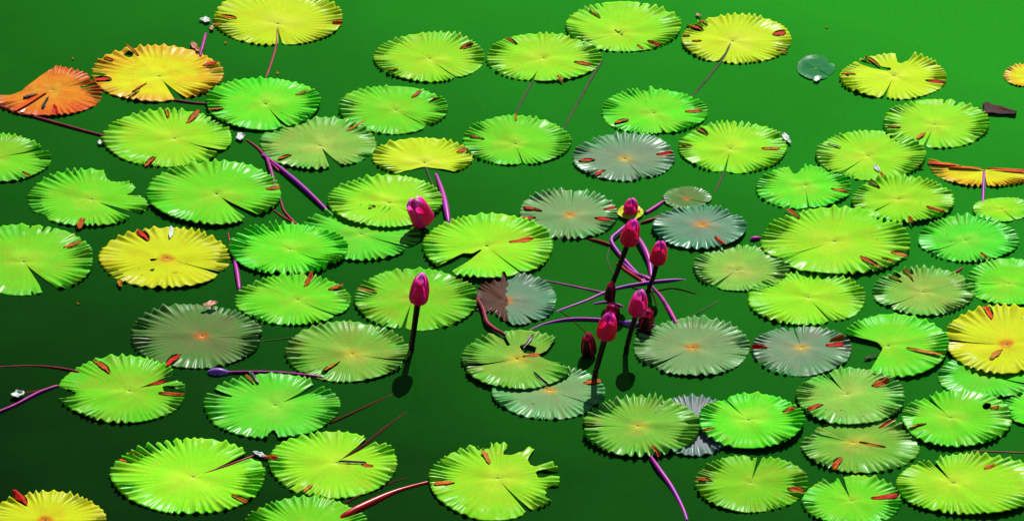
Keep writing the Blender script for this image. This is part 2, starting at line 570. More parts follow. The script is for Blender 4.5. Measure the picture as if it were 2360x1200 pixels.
L((1303,5,1570,122),(1430,78),(1348,96),'lime','lime pad whose notch runs to a dark curled hole at its heart',2.5,v0=.05,
  cuts=[[(1414,72),(1428,71),(1436,78),(1434,86),(1428,80)]],
  flaps=[(1372,36,34,9,'rust'),(1508,104,36,10,'rust'),(1475,112,20,7,'gold')])
L((1570,37,1824,150),(1688,97),(1664,136),'sunny','round yellow pad with several bright red tips around its rim',3.5,v0=.25,
  flaps=[(1602,66,42,14,'red'),(1796,82,34,13,'red'),(1606,98,24,6,'flame'),(1622,54,24,8,'red'),(1802,123,30,7,'rust'),(1582,84,18,8,'red')],
  stalk=([(1684,102,-.004),(1664,140,-.005),(1620,195,-.009),(1585,235,-.016)],(8,9,10,8),'faint'))
L((1936,127,2182,232),(2060,177),(2038,225),'sunny','yellow pad torn at the far rim, with one flap folded over',3.5,v0=.2,
  cuts=[[(2062,120),(2068,150),(2076,152),(2100,140),(2120,120)],[(1985,140),(2020,152),(2056,161),(2050,166),(2010,158),(1978,148)]],
  flaps=[(1955,174,36,9,'red'),(2156,192,50,8,'red'),(2012,145,44,9,'flame'),(1972,188,20,5,'rust')])
L((2313,150,2420,202),(2366,178),(2366,205),'amber','small orange pad alone at the open far corner',3)
L((1836,128,1925,186),(1880,158),(1920,182),'sunken','sunken blue-green leaf awash in open water near a scrap of white petal',3,cuts=[[(1826,140),(1836,166),(1862,192),(1826,196)],[(1900,120),(1932,120),(1932,150),(1910,146)]],z0=.0006,pleat=.08,group=None)
# --- second row
L((210,109,514,238),(366,178),(413,228),'amber','amber pad with a scorched orange-red rim and dark holes, largest of the two orange ones',13,v0=.2,
  cuts=[[(283,127),(300,124),(311,130),(300,136),(286,133)]],
  flaps=[(237,186,44,15,'red'),(486,151,40,13,'red'),(320,206,40,9,'rust'),(308,222,34,10,'dark'),(305,120,50,10,'flame'),(250,140,26,7,'flame'),(470,215,30,6,'gold')])
L((-30,156,237,272),(120,209),(206,188),'orange','orange-red decaying pad half sunk, beside the larger amber pad',7,v0=.35,
  cuts=[[(-80,140),(152,150),(120,162),(92,178),(50,212),(20,222),(-80,225)]],
  flaps=[(104,242,34,12,'dark'),(126,258,30,14,'red'),(66,240,90,26,'flame'),(70,225,36,12,'dark')],tilt=(-.01,0))
L((475,184,738,305),(612,246),(656,296),'green','green pad with a fine slanting slit, just beyond the dull pad with a wide notch',4.5,layer=1,
  flaps=[(698,222,36,8,'gold'),(497,260,38,8,'gold'),(650,206,16,6,'dark')])
L((780,199,1031,311),(913,256),(984,293),'green','mid-green pad with a small brown dent near its centre',4.5,
  flaps=[(960,220,28,10,'rust'),(1002,236,26,7,'rust'),(890,238,24,12,'dark')])
L((237,255,536,387),(402,321),(490,349),'lime','yellow-green pad with pale curled bits at far and near rims, purple stem running to it',5,v0=.3,
  flaps=[(446,272,44,14,'rust'),(346,375,34,14,'rust'),(415,280,22,12,'white'),(374,266,30,9,'white'),(342,371,28,9,'white'),(386,264,24,10,'gold')])
L((597,272,866,394),(738,338),(777,392),'dull','dull green pad with a wide open notch, tucked under two brighter neighbours',15,v0=.12,
  flaps=[(822,295,52,11,'gold'),(655,365,34,9,'rust')])
L((1385,208,1630,313),(1506,263),(1530,312),'green','green pad with a ragged dent in its far rim, nearest the grey pad',1.5,v0=.5,
  cuts=[[(1462,190),(1470,210),(1482,219),(1494,211),(1500,190)]],
  flaps=[(1432,282,36,12,'rust'),(1598,260,40,8,'rust')])
L((1065,271,1317,384),(1188,334),(1206,382),'green','bright green pad with a slim near notch, left of the silvery grey-brown pad',2.5,
  flaps=[(1100,320,36,6,'rust'),(1190,276,18,8,'gold'),(1306,346,24,6,'dark')])
L((1320,309,1556,420),(1440,368),(1478,408),'grey','silvery grey-brown pad with red rolled tips, apart among green pads',2.5,
  flaps=[(1352,374,40,9,'red'),(1532,358,40,9,'red'),(1382,402,30,10,'red'),(1540,374,24,5,'dark'),(1398,388,22,7,'white')])
L((1565,283,1815,402),(1683,345),(1671,392),'lime','lime pad with a white scrap of petal lying at its far side',3.5,v0=.15,
  flaps=[(1618,306,34,10,'rust'),(1580,340,32,7,'gold'),(1776,348,44,7,'gold')])
L((2035,230,2280,345),(2153,289),(2132,334),'lime','lime pad under the torn yellow one and next to the dark dry leaf',3.5,v0=.2,
  flaps=[(2060,298,32,6,'rust'),(2122,315,30,16,'gold'),(2266,310,24,7,'dark')])
L((1880,302,2135,418),(2000,361),(1944,398),'lime','lime pad with a slanting notch, pale lump on its near rim, by the folded pad',4,v0=.18,
  flaps=[(1922,340,34,8,'dark'),(2020,390,20,14,'white'),(2035,408,22,8,'gold'),(2116,386,30,6,'rust')])
L((2140,320,2410,434),(2268,393),(2272,440),'amber','yellow pad folded in half with an orange crease, purple stalk hanging from it',5,v0=.05,
  cuts=[[(2100,366),(2138,366),(2180,380),(2264,392),(2430,396),(2430,300),(2100,300)]],
  flaps=[(2176,382,80,13,'flame'),(2228,391,90,8,'flame'),(2330,398,110,8,'flame')],
  stalk=([(2268,396,.004),(2267,420,.006),(2266,444,.005),(2265,470,-.004)],(7,8,8,7),'violet'))
L((-140,310,117,423),(-14,365),(104,346),'leafy','yellow-green pad cut off by the border, below the sunk orange pad',7,v0=.2,
  flaps=[(60,405,26,6,'rust')])
# --- third row
L((64,395,350,525),(211,461),(325,503),'green','green pad badly torn on one side, brown flap at its near rim, deep notch',16,v0=.16,layer=0,
  cuts=[[(238,380),(240,398),(246,412),(256,419),(298,421),(314,434),(302,446),(290,451),(322,453),(340,462),(352,474),(410,470),(410,370)]],
  tears=[(75,505,30,.08,.7)],
  flaps=[(187,518,30,18,'rust'),(178,510,24,9,'white')])
L((338,379,648,524),(499,453),(583,507),'green','large green pad with an open dark notch, between the torn pad and the purple stems',19,v0=.14,layer=1,
  flaps=[(630,441,36,8,'rust'),(372,470,20,4,'dark')])
L((755,411,1020,530),(898,473),(985,512),'lime','lime pad with a pink bud lying on its edge and one bitten hole',4,layer=1,v0=.25,
  cuts=[[(848,485),(856,480),(866,481),(862,488),(854,489)]],
  flaps=[(857,486,18,6,'gold')])
L((687,478,970,604),(832,541),(932,571),'cool','cool green pad slipped beneath the bud-bearing lime one',4.5,layer=0)
L((528,522,802,638),(668,580),(758,614),'green','bright green pad overlapping its cool green neighbour, ruffled white glints on its near rim',4,layer=1,v0=.2,pleat=1.7)
L((857,321,1092,408),(978,377),(985,410),'sunny','bright yellow pad shaped like a kidney, its near side cut away',1,v0=.6,
  cuts=[[(872,425),(892,404),(930,396),(980,386),(1030,394),(1072,404),(1085,425)]],
  flaps=[(1066,350,28,13,'rust'),(1056,353,16,9,'white')])
L((-95,519,217,683),(54,605),(116,670),'leafy','big olive-lime pad with a wide dark notch next to the yellow one',17,v0=.13,
  flaps=[(168,568,42,12,'rust'),(54,604,12,6,'dark')])
L((230,527,533,668),(386,597),(504,630),'yellow','strong yellow pad with an orange heart, dark holes and a red flap',3.5,v0=.15,
  cuts=[[(345,600),(355,598),(364,600),(354,605),(346,604)],[(344,622),(352,620),(358,623),(350,627),(345,626)]],
  flaps=[(331,547,38,18,'red'),(395,540,30,14,'white'),(352,632,20,10,'rust'),(276,655,14,12,'rust'),(338,575,14,8,'dark')])
L((543,636,811,752),(686,692),(775,730),'green','green pad with brown rolled bits at the far rim, partly below the ruffled green one',4,layer=0,
  flaps=[(712,650,34,13,'rust'),(775,665,36,9,'rust')])
L((817,620,1100,765),(950,690),(929,757),'leafy','yellow-green pad behind the tallest single pink bud',5,v0=.14,
  flaps=[(847,673,46,8,'gold'),(1075,640,20,6,'gold')])
L((975,500,1275,650),(1121,573),(1195,630),'lime','lime pad with a big wedge torn out of it and peppered brown holes',3.5,v0=.15,layer=1,
  cuts=[[(1114,580),(1106,582),(1088,592),(1066,589),(1040,604),(1004,619),(960,622),(960,665),(1030,664),(1044,634),(1062,622),(1084,607),(1102,592)],
        [(1154,655),(1158,632),(1162,628),(1166,640),(1172,655)]],
  flaps=[(1202,561,58,10,'flame'),(1095,538,12,6,'dark'),(1052,555,22,5,'dark'),(1040,550,14,5,'dark')])
L((1197,437,1425,554),(1313,498),(1322,440),'sage','grey-green pad with an orange heart and red rolled tips on both sides',1.2,v0=.6,layer=0,
  flaps=[(1228,487,46,8,'red'),(1216,505,38,8,'red'),(1390,510,42,9,'red'),(1406,484,32,6,'red')],pleat=1.25)
L((1527,432,1640,484),(1582,460),(1640,473),'muddy','small brownish young pad at the tip of a magenta stem',2.5,v0=.15,pleat=.5,
  stalk=([(1530,464,.003),(1510,478,.004),(1488,492,.002)],(8,11,11),'magenta'))
L((1504,481,1722,579),(1618,524),(1676,503),'teal','blue-grey pad with an orange-brown heart, close to the standing buds',1.8,v0=.1,layer=1,
  flaps=[(1658,564,34,9,'red'),(1648,552,30,8,'dark')],pleat=1.1)
L((1742,385,1961,485),(1856,429),(1863,480),'green','green pad with a heart-shaped dent in its far rim',2,
  cuts=[[(1808,370),(1822,394),(1829,403),(1837,402),(1854,386),(1856,368)]],
  flaps=[(1935,443,42,8,'gold'),(1750,430,18,4,'dark')])
L((1962,414,2199,520),(2070,465),(2009,496),'lime','lime pad with white glints and a rolled brown strip, below the folded yellow pad',4,v0=.18,layer=1,
  flaps=[(2012,434,36,8,'rust'),(2155,492,44,11,'rust'),(2098,515,18,12,'gold'),(2086,508,20,12,'white')],pleat=1.2)
L((1755,485,2099,641),(1922,562),(1811,598),'lime','largest pad of all, lime with rust-edged far rim and long slanting notch',5,v0=.13,layer=1,
  flaps=[(1828,498,38,10,'rust'),(2004,612,52,16,'rust'),(2072,592,40,12,'gold'),(1873,492,22,8,'rust'),(2046,606,30,7,'gold')],pleat=1.15)
L((1597,567,1819,673),(1698,624),(1656,654),'dull','dull pale green pad squeezed under the largest lime pad',4,v0=.15,layer=0)
L((2115,500,2350,607),(2225,556),(2154,579),'cool','cool bright green pad with a slit, between two lime pads at the right border',3,v0=.2,layer=0,
  flaps=[(2320,520,22,6,'dark'),(2266,592,18,7,'gold')],pleat=1.1)
L((2242,456,2375,513),(2308,484),(2345,512),'lime','small smooth lime pad at the foot of the violet stalk',2.5,pleat=.5)
L((2225,598,2440,706),(2324,655),(2232,655),'green','bright green pad at the right border with a level slit',2.5,v0=.1,layer=0)
# --- fourth row
L((300,703,606,851),(466,776),(604,783),'muddy','grey-brown pad with an orange centre and pink-brown bloom',3,v0=.1,
  flaps=[(488,716,20,16,'rust'),(398,832,40,20,'red'),(386,828,30,10,'white'),(462,716,24,11,'white')],pleat=1.1)
L((656,745,946,882),(812,817),(940,838),'olive','olive pad with a rotten split near its front and a stem ending beside it',4,v0=.15,layer=0,
  cuts=[[(738,862),(750,847),(772,838),(780,842),(760,855),(746,868)]],
  flaps=[(764,846,40,10,'gold'),(822,752,16,11,'rust'),(776,842,14,8,'white'),(806,758,20,10,'white')])
L((1090,632,1284,753),(1166,693),(1240,752),'teal','half rotted pad, brown on one side and slate grey on the other',2,v0=.7,layer=-.2,split=.004,
  tears=[(1120,745,60,.35,.7)])
L((1060,770,1330,903),(1191,833),(1082,849),'olive','olive pad torn ragged at the far side, lying over a duller one',6,v0=.12,layer=1,
  cuts=[[(1283,760),(1281,786),(1262,812),(1238,826),(1262,838),(1296,846),(1318,866),(1352,860),(1352,750)],[(1196,806),(1212,800),(1236,808),(1232,822),(1208,822)],
        [(1118,760),(1160,772),(1168,790),(1178,806),(1170,806),(1160,790),(1140,778)]],
  flaps=[(1218,798,40,9,'dark'),(1225,828,40,9,'rust'),(1245,880,40,6,'dark'),(1200,812,22,9,'white')])
L((1135,846,1397,968),(1268,900),(1366,936),'sage','dull pad with an orange centre, half hidden beneath the torn olive one',3,v0=.12,layer=0,
  flaps=[(1366,884,40,14,'rust')])
L((1460,735,1729,870),(1596,803),(1518,842),'sage','smooth grey-green pad with an orange spot, nearest the cluster of buds',3.5,v0=.15,layer=0,
  flaps=[(1486,770,44,9,'dark'),(1490,766,30,6,'rust')])
L((1723,628,1994,753),(1863,687),(1918,745),'lime','lime pad with a diagonal dark slit, in front of the largest pad',4.5,v0=.18,layer=0,
  flaps=[(1765,652,20,5,'dark')])
L((1732,752,1963,868),(1847,801),(1829,756),'grey','grey pad with red rolled ends, notch pointing away to the far side',3,v0=.1,layer=0,
  flaps=[(1925,798,42,9,'red'),(1748,806,40,6,'red'),(1930,786,34,6,'rust')])
L((2010,620,2247,730),(2128,675),(2063,704),'dull','grey-green pad with water loops caught along its far rim',2,v0=.12,layer=0,
  cuts=[[(2052,634),(2064,631),(2078,640),(2070,645),(2056,641)],[(2082,626),(2094,624),(2106,634),(2096,638),(2086,634)]],
  flaps=[(2064,645,32,6,'rust'),(2096,639,30,6,'rust')],pleat=1.2)
L((1937,730,2188,875),(2046,803),(1962,822),'green','green pad with a wide bite missing from its left side',2,v0=.05,layer=1,
  cuts=[[(1900,776),(1944,777),(1980,786),(2022,796),(2034,808),(2030,818),(2016,842),(2003,862),(1980,886),(1900,886)]],
  flaps=[(2130,822,80,10,'gold'),(2022,812,30,8,'dark')])
L((2175,710,2440,868),(2320,800),(2183,790),'yellow','yellow pad speckled orange on top of a green one at the right border',4.5,v0=.1,layer=1,
  flaps=[(2278,726,34,16,'flame'),(2204,807,30,10,'dark'),(2294,824,40,18,'gold')])
L((2160,818,2420,919),(2270,863),(2350,884),'cool','bright green pad peeking out beneath the speckled yellow one',8,v0=.1,layer=0)
L((1835,857,2087,986),(1952,914),(1906,869),'dull','dull green pad with rust-red marks, overlapping the olive pad nearer the viewer',4.5,v0=.12,layer=1,
  flaps=[(2030,890,42,16,'rust'),(1878,946,38,12,'rust')])
L((1847,964,2121,1093),(1964,1020),(1868,998),'olive','olive pad with a white heart and brown bitten near rim',6,v0=.15,layer=0,
  flaps=[(1930,1070,34,18,'rust'),(1942,1062,20,9,'white'),(2045,980,40,6,'red'),(2010,1028,56,5,'gold')])
L((2078,907,2332,1036),(2190,968),(2138,922),'green','vivid green pad with a thin slit, at the right border above the lime corner pad',3.5,v0=.12,layer=1,
  cuts=[[(2262,944),(2272,936),(2284,940),(2282,950),(2268,954)]],flaps=[(2292,950,20,7,'gold'),(2114,990,40,6,'gold')])
L((1609,917,1853,1043),(1724,978),(1671,931),'green','vivid green pad leaning over the lilac-grey one',4,v0=.15,layer=2,
  flaps=[(1822,958,36,12,'rust'),(1634,1004,26,8,'gold')])
L((1340,921,1614,1058),(1470,987),(1346,990),'olive','olive pad with strong white ruffles and a violet stalk at its near rim',2.5,v0=.1,layer=1,pleat=1.8,
  flaps=[(1508,1046,26,12,'red'),(1494,1036,34,11,'white')],
  stalk=([(1500,1052,.008),(1516,1076,.010),(1540,1110,.004),(1556,1136,.001),(1574,1172,-.006),(1584,1200,-.012)],(8,11,11,10,9,8),'violet'))
L((1498,915,1696,1054),(1598,985),(1690,1010),'lilac','lilac-grey pad almost wholly covered by the ruffled olive and vivid green ones',3,layer=0)
# --- near row
L((135,824,430,978),(298,902),(412,868),'leafy','olive-green pad torn on both sides with a frayed brown notch',17,v0=.2,
  cuts=[[(110,890),(148,895),(170,904),(176,909),(160,916),(148,922),(110,918)],[(374,893),(386,889),(408,896),(440,899),(440,911),(404,911),(378,904)]],
  flaps=[(240,851,40,16,'rust'),(362,886,40,6,'red'),(396,911,60,7,'rust'),(388,892,24,6,'dark'),(226,842,30,6,'gold')])
L((468,864,784,1013),(634,935),(742,888),'cool','large cool green pad with a nick in its near rim and dark far notch',13,v0=.17,
  cuts=[[(612,1030),(619,1004),(626,995),(634,996),(640,1006),(648,1030)],[(482,886),(500,902),(544,918),(512,914),(480,906)]],
  flaps=[(586,874,34,13,'dark'),(576,878,28,6,'gold')])
L((257,1012,614,1186),(445,1100),(572,1056),'lime','biggest near lime pad with a crimson stalk lying in its notch',13,v0=.2,
  flaps=[(283,1064,18,8,'flame'),(304,1048,16,7,'gold'),(552,1152,40,9,'gold'),(424,1028,34,10,'white')],pleat=1.2,
  stalk=([(470,1091,-.001),(520,1074,.001),(556,1062,.004),(584,1050,.002)],(5,7,9,6),'crimson'))
L((620,994,916,1150),(775,1067),(852,1020),'lime','lime pad with a thin brown crack and a dark stalk showing in its notch',15,v0=.12,
  flaps=[(812,1070,60,5,'dark'),(846,1077,26,8,'rust'),(710,1128,22,16,'gold'),(630,1060,20,8,'red')],
  stalk=([(786,1060,-.002),(830,1032,-.003),(890,985,-.008),(952,940,-.02)],(6,8,9,8),'dim'))
L((990,1022,1292,1200),(1146,1103),(1210,1170),'lime','lime pad with its right edge chewed into ragged fingers',6,v0=.12,
  cuts=[[(1172,1010),(1168,1034),(1157,1048),(1176,1052),(1206,1043),(1226,1026),(1210,1000)],
        [(1216,1062),(1222,1074),(1234,1078),(1262,1068),(1306,1050),(1270,1010),(1230,1040)],
        [(1234,1090),(1240,1102),(1252,1103),(1268,1098),(1304,1100),(1306,1086),(1272,1088),(1246,1086)],
        [(1258,1124),(1262,1134),(1256,1146),(1290,1160),(1320,1120),(1290,1120)],
        [(1096,1010),(1104,1032),(1118,1038),(1132,1030),(1130,1006)]],
  flaps=[(1122,1056,30,18,'gold'),(1024,1118,44,10,'flame'),(1122,1062,14,8,'dark')])
L((560,1149,852,1292),(706,1222),(760,1290),'leafy','pad mostly beyond the near border, only its scalloped far rim showing',5)
L((-25,1136,246,1264),(104,1200),(200,1255),'yellow','yellow pad at the near corner with a red flap on its far rim',5,
  flaps=[(48,1152,42,22,'red')])
L((1601,1050,1861,1182),(1730,1113),(1750,1055),'leafy','yellow-green pad with a notch pointing away, rust tips on its sides',5,v0=.12,layer=0,
  flaps=[(1622,1110,38,9,'rust'),(1834,1132,36,11,'rust'),(1640,1090,30,6,'dark')])
L((1848,1097,2078,1214),(1962,1155),(1938,1103),'green','green pad at the near border, chewed at its far rim, red strip on one side',6,v0=.12,layer=0,
  cuts=[[(1896,1085),(1898,1106),(1908,1116),(1924,1114),(1930,1100),(1924,1085)]],
  flaps=[(2040,1149,60,10,'red')])
L((2065,1053,2420,1192),(2196,1118),(2146,1066),'lime','lime pad filling the near right corner, with a brown loop on its far rim',6,v0=.12,layer=1,
  flaps=[(2280,1082,26,10,'rust'),(2310,1092,22,6,'dark')])
L((2312,900,2470,985),(2390,942),(2390,985),'green','green pad at the right border of which only the tip of the rim shows',3)
L((1422,476,1483,510),(1452,493),(1452,474),'yellow','tiny yellow leaf with an orange dot, cradling a pink bud tip',1.5,pleat=.4,layer=.6,teeth=14,
  flaps=[(1468,494,14,7,'gold')])

# ------------------------------------------------------------------ flower buds on their stalks
def bud(foot, base, tip, wpx, pal, label, stalk_w=12, lean=0.0, stalk='blackstem', shape='oval', open_=0.0, spin=.6, via=None):
    """foot: where the stalk leaves the water; base and tip of the bud (photo pixels) in the upright plane through the foot."""
    F = at(*foot)
    B = upright(base[0], base[1], F[1])
    T = upright(tip[0], tip[1], F[1] + lean)
    ax = T - B
    H = np.linalg.norm(ax)
    ax /= H
    s = np.cross(ax, [0, 1.0, 0]); s /= np.linalg.norm(s)
    w = np.cross(s, ax)
    R = wpx * .95 * MM / 2
    root = bpy.data.objects.new('lily_bud', None)
    COL.objects.link(root)
    root.location = F
    root.empty_display_size = .03
    tag(root, label, 'flower bud', 'lily buds among the pads')
    prof_t = [0, .05, .14, .30, .50, .70, .85, .95, 1.0]
    prof_r = {'oval': [.62, .86, .98, 1.0, .95, .82, .64, .44, .18],
              'square': [.74, .92, 1.0, 1.0, .96, .90, .80, .64, .36]}[shape]
    def pr(t):
        return np.interp(t, prof_t, prof_r)
    # inner petals
    V, Fc, n, k = [], [], 14, 20
    for i in range(n + 1):
        t = i / n
        for j in range(k):
            a = 2 * math.pi * j / k
            rr = R * .62 * pr(t) * (1 + .06 * math.sin(5 * a + 3 * t))
            V.append(B + ax * H * t * .98 + (s * math.cos(a) + w * math.sin(a)) * rr)
    for i in range(n):
        for j in range(k):
            Fc.append((i * k + j, i * k + (j + 1) % k, (i + 1) * k + (j + 1) % k, (i + 1) * k + j))
    Fc.append(tuple(range(k))[::-1]); Fc.append(tuple(n * k + j for j in range(k)))
    link('inner_petals', V, Fc, M['core'], None, root, B)
    # four sepals wrapped round them
    for q in range(4):
        a0 = spin + q * math.pi / 2
        V, UV, Fc = [], [], []
        n, k = 18, 10
        for i in range(n + 1):
            t = i / n
            half = math.radians(56) * min(1, (.72 + 1.2 * t)) * (1 - max(0, t - .55) / .45 * .72) ** .9
            for j in range(k + 1):
                e = j / k * 2 - 1
                a = a0 + half * e
                rr = R * pr(t) * (1.0 + .06 * e ** 4 + .03 * (1 - e * e) + (.035 if q % 2 else 0)) + open_ * R * t * t
                V.append(B + ax * H * (t * 1.0 + .03 * t * (1 - e * e) + (.02 if q % 2 else 0) * t) + (s * math.cos(a) + w * math.sin(a)) * rr)
                UV.append(((e + 1) / 2, t))
        for i in range(n):
            for j in range(k):
                Fc.append((i * (k + 1) + j, i * (k + 1) + j + 1, (i + 1) * (k + 1) + j + 1, (i + 1) * (k + 1) + j))
        o = link('sepal', V, Fc, SEP[pal], UV, root, B)
    if stalk:
        pts = [F + np.array([0, 0, -.06]) - (B - F) * .0, F]
        pts += [upright(x, y, F[1]) for x, y in (via or [])]
        pts += [B + ax * H * .02]
        rad = [stalk_w * MM / 2] * (len(pts) - 1) + [stalk_w * MM / 2 * 1.1]
        V, Fc = tube(pts, rad, 12, 8)
        link('flower_stalk', V, Fc, M[stalk], None, root, F)
    return root

bud((948,806),(963,697),(973,632),45,'pink','tall single pink bud standing alone in front of the yellow-green pad',13,spin=.2,via=[(955,752)])
bud((975,526),(980,514),(952,460),54,'pink','short fat pink bud resting on the rim of a lime pad',10,shape='square',spin=.9)
bud((1408,668),(1446,563),(1463,508),44,'red','tallest red bud in the cluster, below the tiny yellow leaf',12,spin=.3,via=[(1424,622)])
bud((1494,672),(1514,607),(1524,557),38,'red','red bud farthest to the right of the cluster, next to the blue-grey pad',11,spin=.7,via=[(1505,640)])
bud((1443,812),(1466,725),(1478,670),42,'pink','pink-edged bud in the middle of the cluster on a long slanting stalk',12,spin=.4,via=[(1452,772)])
bud((1370,872),(1394,780),(1406,723),44,'red','nearest red bud of the cluster, its stalk rising beside a grey-green pad',13,spin=1.0,via=[(1381,826)])
bud((1404,706),(1404,692),(1410,650),25,'dusk','small dark maroon bud beside the tallest stalk of the cluster',8,spin=.5)
bud((1362,820),(1358,818),(1355,768),36,'dusk','dark maroon bud leaning low over the water, nearest the viewer in the cluster',8,spin=.3)
bud((1484,758),(1486,752),(1494,714),34,'dusk','squat dark red bud half hidden behind the middle stalk',8,shape='square',spin=.1)
bud((1409,744),(1410,738),(1412,702),36,'dusk','dark maroon bud-shaped blob just breaking the surface behind the nearest red one',8,shape='square',spin=.8)  # dark blob at the waterline, built in the shape of a bud
bud((1452,494),(1452,490),(1457,458),34,'pink','pale magenta bud tip sitting on the tiny yellow leaf',6,stalk=None,spin=.6)

def floating_bud(a, b, wpx, mat, label, z=.003):
    A, Bp = at(a[0], a[1], z), at(b[0], b[1], z)
    ax = Bp - A
    H = np.linalg.norm(ax)
    V, F = tube([A + ax * t for t in (0, .12, .3, .55, .8, .93, 1)], [wpx * MM / 2 * r for r in (.15, .6, .95, 1, .7, .45, .3)], 14, 5)
    o = link('drifting_bud', V, F, mat, None, None, A)
    return tag(o, label, 'flower bud')
floating_bud((478,857),(528,858),20,M['pale'],'pale violet bud lying flat below the grey-brown pad')
floating_bud((1474,748),(1434,744),18,M['pale'],'whitish violet bud lying flat between the cluster stalks')
floating_bud((1728,552),(1754,548),12,M['magenta'],'small magenta bud poking out beside the largest pad')

# ------------------------------------------------------------------ loose stalks at and under the surface
def stalk(pts, w, mat, label):
    pts = [(x, y, z * (.75 if z > 0 else .22)) for x, y, z in pts]
    P = [at(x, y, z) for x, y, z in pts]
    ww = list(w) if isinstance(w, (list, tuple)) else [w] * len(P)
    P, ww = [np.array(p) for p in P], list(ww)       # both ends run on a little and dive under
    for e, f in ((0, 1), (-1, -2)):
        d = P[e] - P[f]
        d = d / np.linalg.norm(d)
        q = P[e] + d * (1.5 * ww[e] * MM)
        q[2] = -.75 * ww[e] * MM
        if e == 0:
            P.insert(0, q); ww.insert(0, ww[0] * .9)
        else:
            P.append(q); ww.append(ww[-1] * .9)
    V, F = tube(P, [x * .86 * MM / 2 for x in ww], 10, 10)
    o = link('lily_stalk', V, F, M[mat], None, None, P[0])
    return tag(o, label, 'lily stalk', 'loose lily stalks in the water')

stalk([(-20,240,.002),(40,258,.003),(120,281,.003),(200,303,.003),(240,314,.002)],(7,7,8,7,6),'crimson','dark pink stalk running straight to the yellow-green pad with pale curled bits')
stalk([(405,232,.002),(440,237,.002),(480,241,.001)],7,'crimson','short dark red stalk bridging the amber pad and a green one')
stalk([(474,80,.002),(468,104,.005),(462,126,.003)],(8,10,9),'magenta','short magenta stalk between the sunny far pad and the amber pad')
stalk([(570,325,-.002),(596,344,.001),(620,372,.003),(640,392,.003)],(7,9,9,8),'crimson','reddish stalk starting at the white scrap and passing beside two stems')
stalk([(612,362,.004),(690,424,.008),(752,484,.005)],(10,12,9),'violet','long straight violet stalk ending at the cool green pad')
stalk([(614,362,.006),(624,392,.009),(633,428,.004)],(9,11,9),'magenta','short magenta stalk forking from the long violet one')
stalk([(645,455,.001),(656,488,.001),(688,522,.001)],(6,8,6),'crimson','dark red stalk curving behind the large open-notched pad')
stalk([(630,485,.0),(658,504,.001),(690,520,.001)],(5,6,5),'crimson','thin dark red stalk crossing the curved one near the open-notched pad')
stalk([(1006,405,-.001),(1020,445,.006),(1028,480,.010),(1033,510,.006)],(9,15,17,12),'violet','thick shiny violet stalk below the kidney-shaped pad')
stalk([(982,390,-.006),(994,420,-.007),(1006,445,-.012)],9,'faint','dim stalk under water beside the thick shiny violet one')
stalk([(540,598,.0),(546,626,.006),(551,662,.003)],(9,12,10),'violet','short shiny violet stalk between the yellow pad and two green ones')
stalk([(520,858,.003),(580,857,.004),(650,859,.004),(735,868,.002)],(6,8,8,7),'magenta','magenta stalk of the pale violet bud, reaching the olive pad')
stalk([(-30,848,-.002),(60,843,-.001),(120,846,.001),(175,855,.002)],(5,5,6,6),'crimson','thin dark pink stalk reaching the pad torn on both sides')
stalk([(-20,956,.003),(36,932,.003),(85,906,.004),(128,890,.002)],(7,8,8,6),'magenta','bright magenta stalk next to the white scrap at the border')
stalk([(55,906,-.001),(95,899,.001),(128,888,.001)],(3,4,4),'crimson','thread-thin reddish stalk crossing the bright magenta one')
stalk([(604,787,-.003),(640,783,-.002),(672,779,-.001)],5,'faint','faint mauve stalk between the grey-brown pad and the olive pad')
stalk([(1236,644,-.003),(1300,656,-.002),(1370,671,-.001),(1410,680,.001)],(5,7,8,8),'magenta','dull magenta stalk running from the half rotted pad to the cluster')
stalk([(1290,716,-.007),(1350,694,-.003),(1410,668,.001),(1480,653,.003),(1545,646,.002),(1576,645,-.003)],(8,9,9,9,9,5),'violet','long arched violet stalk crossing behind the bud cluster')
stalk([(1222,760,-.008),(1262,745,-.001),(1320,735,.003),(1390,737,.003),(1440,744,.002)],(5,8,9,9,7),'violet','curved violet stalk reaching the whitish bud from the torn olive pad')
stalk([(1470,747,.003),(1490,750,.004),(1506,752,.002)],(9,11,9),'magenta','stubby pink stalk behind the middle bud, at the grey-green pad')
stalk([(1444,520,.010),(1424,536,.012),(1409,552,.010),(1420,575,.006),(1450,612,.003),(1486,648,.0)],(9,10,10,10,11,8),'violet','kinked violet stalk looping under the tallest red bud')
stalk([(1468,545,.012),(1486,575,.012),(1497,605,.008),(1501,640,.001)],(10,15,14,10),'violet','stout violet stalk beside the tallest red bud')
stalk([(1482,512,.004),(1502,506,.004),(1524,499,.003)],(6,9,9),'crimson','short red stalk pointing at the blue-grey pad')
stalk([(1362,552,.002),(1384,557,.003),(1410,566,.003)],(6,9,7),'scarlet','short orange-red stalk at the near rim of the grey-green pad')
stalk([(1430,600,-.004),(1460,630,-.001),(1494,644,.001)],(6,14,16),'magenta','pinkish root end where the cluster stalks meet')
stalk([(1504,662,-.004),(1530,694,-.001),(1556,740,.003)],(8,12,11),'magenta','dull magenta stalk sloping down from the cluster to the grey-green pad')
stalk([(1586,734,-.002),(1620,716,-.003),(1654,696,-.007)],6,'faint','dull mauve stalk behind the smooth grey-green pad')
stalk([(1408,560,-.004),(1400,600,-.004),(1418,640,-.003)],5,'faint','faint mauve stalk left of the kinked violet one')
stalk([(770,972,-.002),(840,940,-.006),(920,903,-.014)],(9,9,7),'dim','dim red stalk under water from the large cool green pad')
stalk([(800,1186,.000),(860,1156,.001),(920,1130,-.001),(1000,1108,-.001)],(20,20,13,8),'scarlet','bright red stalk leaving the near border towards the chewed pad')
stalk([(800,1158,-.002),(860,1128,-.003),(930,1104,-.005)],(7,7,6),'dim','dim dark red stalk behind the bright red one')
